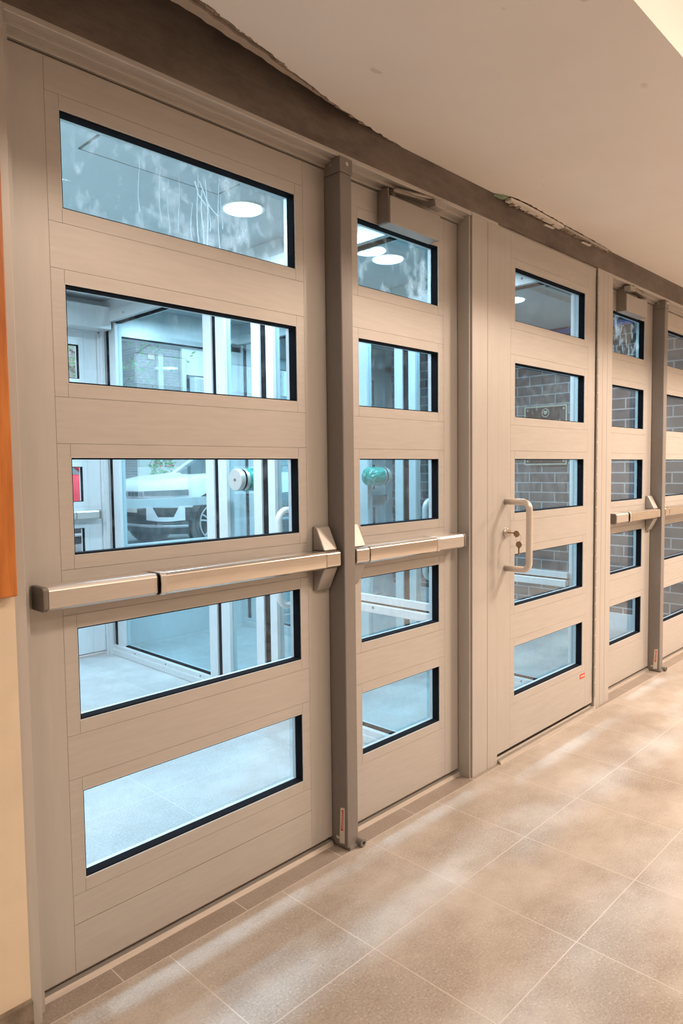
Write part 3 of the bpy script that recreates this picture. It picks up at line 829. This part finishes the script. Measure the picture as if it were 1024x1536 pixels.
bd3 = thing('building', 'bluish grey house farther left across the street', 'building')
MB().box(-6, 8.3, FY+.5, FY+6, 0, 8).build('facade', BRICKF, bd3)
for x0 in (-4,-2,0,2,4,6):
    for z0 in (1.4, 4.4): 
        w = MB().ring(x0, x0+1, z0, z0+1.7, .1, FY+.42, FY+.495).build('window', WHITE, bd3)
        MB().box(x0+.1, x0+.9, FY+.45, FY+.49, z0+.1, z0+1.6).build('pane', CARG, w)
# steps, planters, fence
stp = thing('front_steps', 'pale stone front steps of the townhouse', 'steps')
for i in range(5): MB().box(8.0, 9.25, 13.4+i*.35, 15.6, -.02+i*.17, -.02+(i+1)*.17).build('step', STONE, stp)
pp = MB().box(9.35, 9.75, 13.3, 13.7, -.02, 1.75).box(9.30, 9.80, 13.25, 13.75, 1.75, 1.85).build('gate_post', STONE)
tag(pp, 'pale stone gate post beside the iron fence', 'post')
fn = thing('iron_fence', 'dark iron fence in front of the townhouse', 'fence')
m = MB().box(9.8, 16, 13.48, 13.52, .15, .19).box(9.8, 16, 13.48, 13.52, 1.40, 1.44); m.build('fence_rail', CARB, fn)
m = MB()
for i in range(60): m.box(9.85+i*.1, 9.872+i*.1, 13.49, 13.512, -.02, 1.55)
m.build('fence_bars', CARB, fn)
def bush(name, label, c, r, n, mat, seed, parent=None):
    rb = random.Random(seed); m = MB()
    for i in range(n):
        d = Vector((rb.gauss(0,1), rb.gauss(0,1), rb.gauss(0,1))).normalized()*r*rb.uniform(.5,1)
        p = Vector(c)+d; s = r*rb.uniform(.10,.2); u = Vector((rb.gauss(0,1), rb.gauss(0,1), rb.gauss(0,1))).normalized(); v = u.orthogonal().normalized()
        vs = [m.bm.verts.new(p+u*s), m.bm.verts.new(p+v*s*.5), m.bm.verts.new(p-u*s), m.bm.verts.new(p-v*s*.5)]
        m.bm.faces.new(vs)
    o = m.build(name, mat, parent)
    return o
def potted(x, y, z, r, label, seed, flower=False):
    t = thing('potted_plant', label, 'plant')
    MB().lathe([(r*.6, 0), (r*.8, r*1.0), (r*.85, r*1.05)], 2, (x, y, z), 20).build('pot', TERRA, t)
    f = bush('foliage', '', (x, y, z+r*1.9), r*1.25, 220, LEAF, seed, t)
    if flower: bush('blossoms', '', (x, y, z+r*2.4), r*1.0, 60, FLOWER, seed+1, t)
potted(8.35, 13.2, .72, .28, 'potted plant with red flowers on the front steps', 11, True)
potted(9.25, 12.85, .55, .30, 'leafy green potted plant at the foot of the stone gate post', 12)
for i, (x, lab) in enumerate(((10.5,'green hedge shrub behind the fence, nearest the gate post'),(12.2,'green hedge shrub behind the middle of the fence'),(13.9,'green hedge shrub behind the far part of the fence'))):
    tag(bush('shrub', '', (x, 14.4, .7), .75, 500, LEAF, 20+i), lab, 'shrub', 'shrubs behind the iron fence')
def tree(x, y, label, seed):
    rt = random.Random(seed)
    t = thing('street_tree', label, 'tree')
    m = MB(); m.tube([(x, y, -.02), (x+.05, y, 2.2), (x-.05, y, 4.5)], [.16,.12,.07], 10)
    tips = []
    for i in range(16):
        z = rt.uniform(2.0, 4.4); a = rt.uniform(0, 2*PI); L = rt.uniform(.8, 1.8)
        e = (x+math.cos(a)*L, y+math.sin(a)*L, z+L*.8); m.tube([(x, y, z), ((x+e[0])/2, (y+e[1])/2, z+L*.5), e], [.04,.025,.01], 6); tips.append(e)
    m.build('trunk', BARK, t)
    m = MB()
    for e in tips:
        for i in range(45):
            p = Vector(e)+Vector((rt.gauss(0,.4), rt.gauss(0,.4), rt.gauss(0,.4))); u = Vector((rt.gauss(0,1), rt.gauss(0,1), rt.gauss(0,1))).normalized()*.06; v = u.orthogonal()*.6
            m.bm.faces.new([m.bm.verts.new(p+u), m.bm.verts.new(p+v), m.bm.verts.new(p-u), m.bm.verts.new(p-v)])
    m.build('leaves', LEAF, t)
tree(7.6, 14.3, 'small sparse street tree between the two houses', 31)

# ------------------------------------------------------------------ lights
def disc(name, label, x, y, z, r, mat, col, watts, group, spread=170):
    t = thing(name, label, 'ceiling light', group)
    MB().lathe([(r+.012, -.006), (r+.012, 0)], 2, (x, y, z), 36).build('light_trim', WHITE, t)
    MB().lathe([(r, -.009), (r, -.0062)], 2, (x, y, z), 36).build('light_lens', mat, t)
    ld = bpy.data.lights.new(name+'_lamp', 'AREA'); ld.shape = 'DISK'; ld.size = r*2; ld.energy = watts; ld.color = col
    ld.spread = math.radians(spread)
    lo = bpy.data.objects.new(name+'_lamp', ld); COL.objects.link(lo); lo.location = (x, y, z-.012)
    lo.parent = t
    return t
VL = 'round lights in the vestibule ceiling'
COOL = (.66,.85,1.0)
disc('ceiling_light', 'round white light in vestibule ceiling seen through the top pane of the near door', 1.131, .80, VC, .075, LEDW, COOL, 25, VL)
disc('ceiling_light', 'round white light in vestibule ceiling seen through the top pane of the second door', 2.084, .84, VC, .075, LEDW, COOL, 25, VL)
disc('ceiling_light', 'round white light in vestibule ceiling beyond the handle door', 3.216, .80, VC-.030, .075, LEDW, COOL, 36, VL)
disc('ceiling_light', 'round white light in vestibule ceiling near the left wall', .12, .85, VC, .075, LEDW, COOL, 25, VL)
disc('ceiling_light', 'added unseen round light in vestibule ceiling near the left street door', .62, 2.05, VC, .075, LEDW, COOL, 25, VL)  # second-row lamps are added, none is seen there
disc('ceiling_light', 'added unseen round light in vestibule ceiling near the street window', 2.06, 2.05, VC, .075, LEDW, COOL, 25, VL)
WARM = (1.0,.785,.625)
RL = 'recessed lights in the high ceiling'
for i, (x, y, w) in enumerate(((-1.9,-1.9,24),(1.0,-2.0,34),(3.3,-1.8,128),(5.1,-1.7,135),(2.2,-3.4,20),(-.6,-3.4,8),(4.6,-3.2,24))):
    disc('recessed_light', ['warm recessed light above the left end of the floor','warm recessed light above the middle of the floor','warm recessed light above the handle door side','warm recessed light above the right end','warm recessed light toward the back middle','warm recessed light toward the back left','warm recessed light toward the back right'][i], x, y, 2.78, .26, LEDC, WARM, w, RL)

# sky
w = bpy.data.worlds.new('overcast_sky'); SC.world = w; w.use_nodes = True
nt = w.node_tree; nt.nodes.clear()
wo = nt.nodes.new('ShaderNodeOutputWorld'); bg = nt.nodes.new('ShaderNodeBackground')
bg.inputs[0].default_value = (.80,.92,1,1); bg.inputs[1].default_value = 3.0
nt.links.new(bg.outputs[0], wo.inputs[0])

# ------------------------------------------------------------------ camera
cam = bpy.data.cameras.new('camera'); co = bpy.data.objects.new('camera', cam); COL.objects.link(co)
yaw, pitch, roll = math.radians(45.777), math.radians(-3.520), math.radians(-.683)
f0 = Vector((math.sin(yaw), math.cos(yaw), 0)); r0 = Vector((math.cos(yaw), -math.sin(yaw), 0)); u0 = Vector((0,0,1))
f = f0*math.cos(pitch)+u0*math.sin(pitch); u = u0*math.cos(pitch)-f0*math.sin(pitch)
rr = r0*math.cos(roll)+u*math.sin(roll); uu = u*math.cos(roll)-r0*math.sin(roll)
M = Matrix(((rr.x, uu.x, -f.x, -.7091), (rr.y, uu.y, -f.y, -1.5285), (rr.z, uu.z, -f.z, 1.1768), (0,0,0,1)))
co.matrix_world = M
cam.sensor_fit = 'VERTICAL'; cam.sensor_height = 36; cam.lens = 1058*36/1536
cam.clip_start = .05; cam.clip_end = 200
SC.camera = co
SC.view_settings.view_transform = 'Standard'; SC.view_settings.look = 'None'
SC.view_settings.exposure = 0.; SC.view_settings.gamma = 1
try: SC.view_settings.use_curve_mapping = False
except Exception: pass
SC.cycles.use_denoising = True
SC.cycles.max_bounces = 14; SC.cycles.transparent_max_bounces = 40; SC.cycles.diffuse_bounces = 6; SC.cycles.glossy_bounces = 6
SC.cycles.sample_clamp_indirect = 6
SC.cycles.caustics_reflective = False
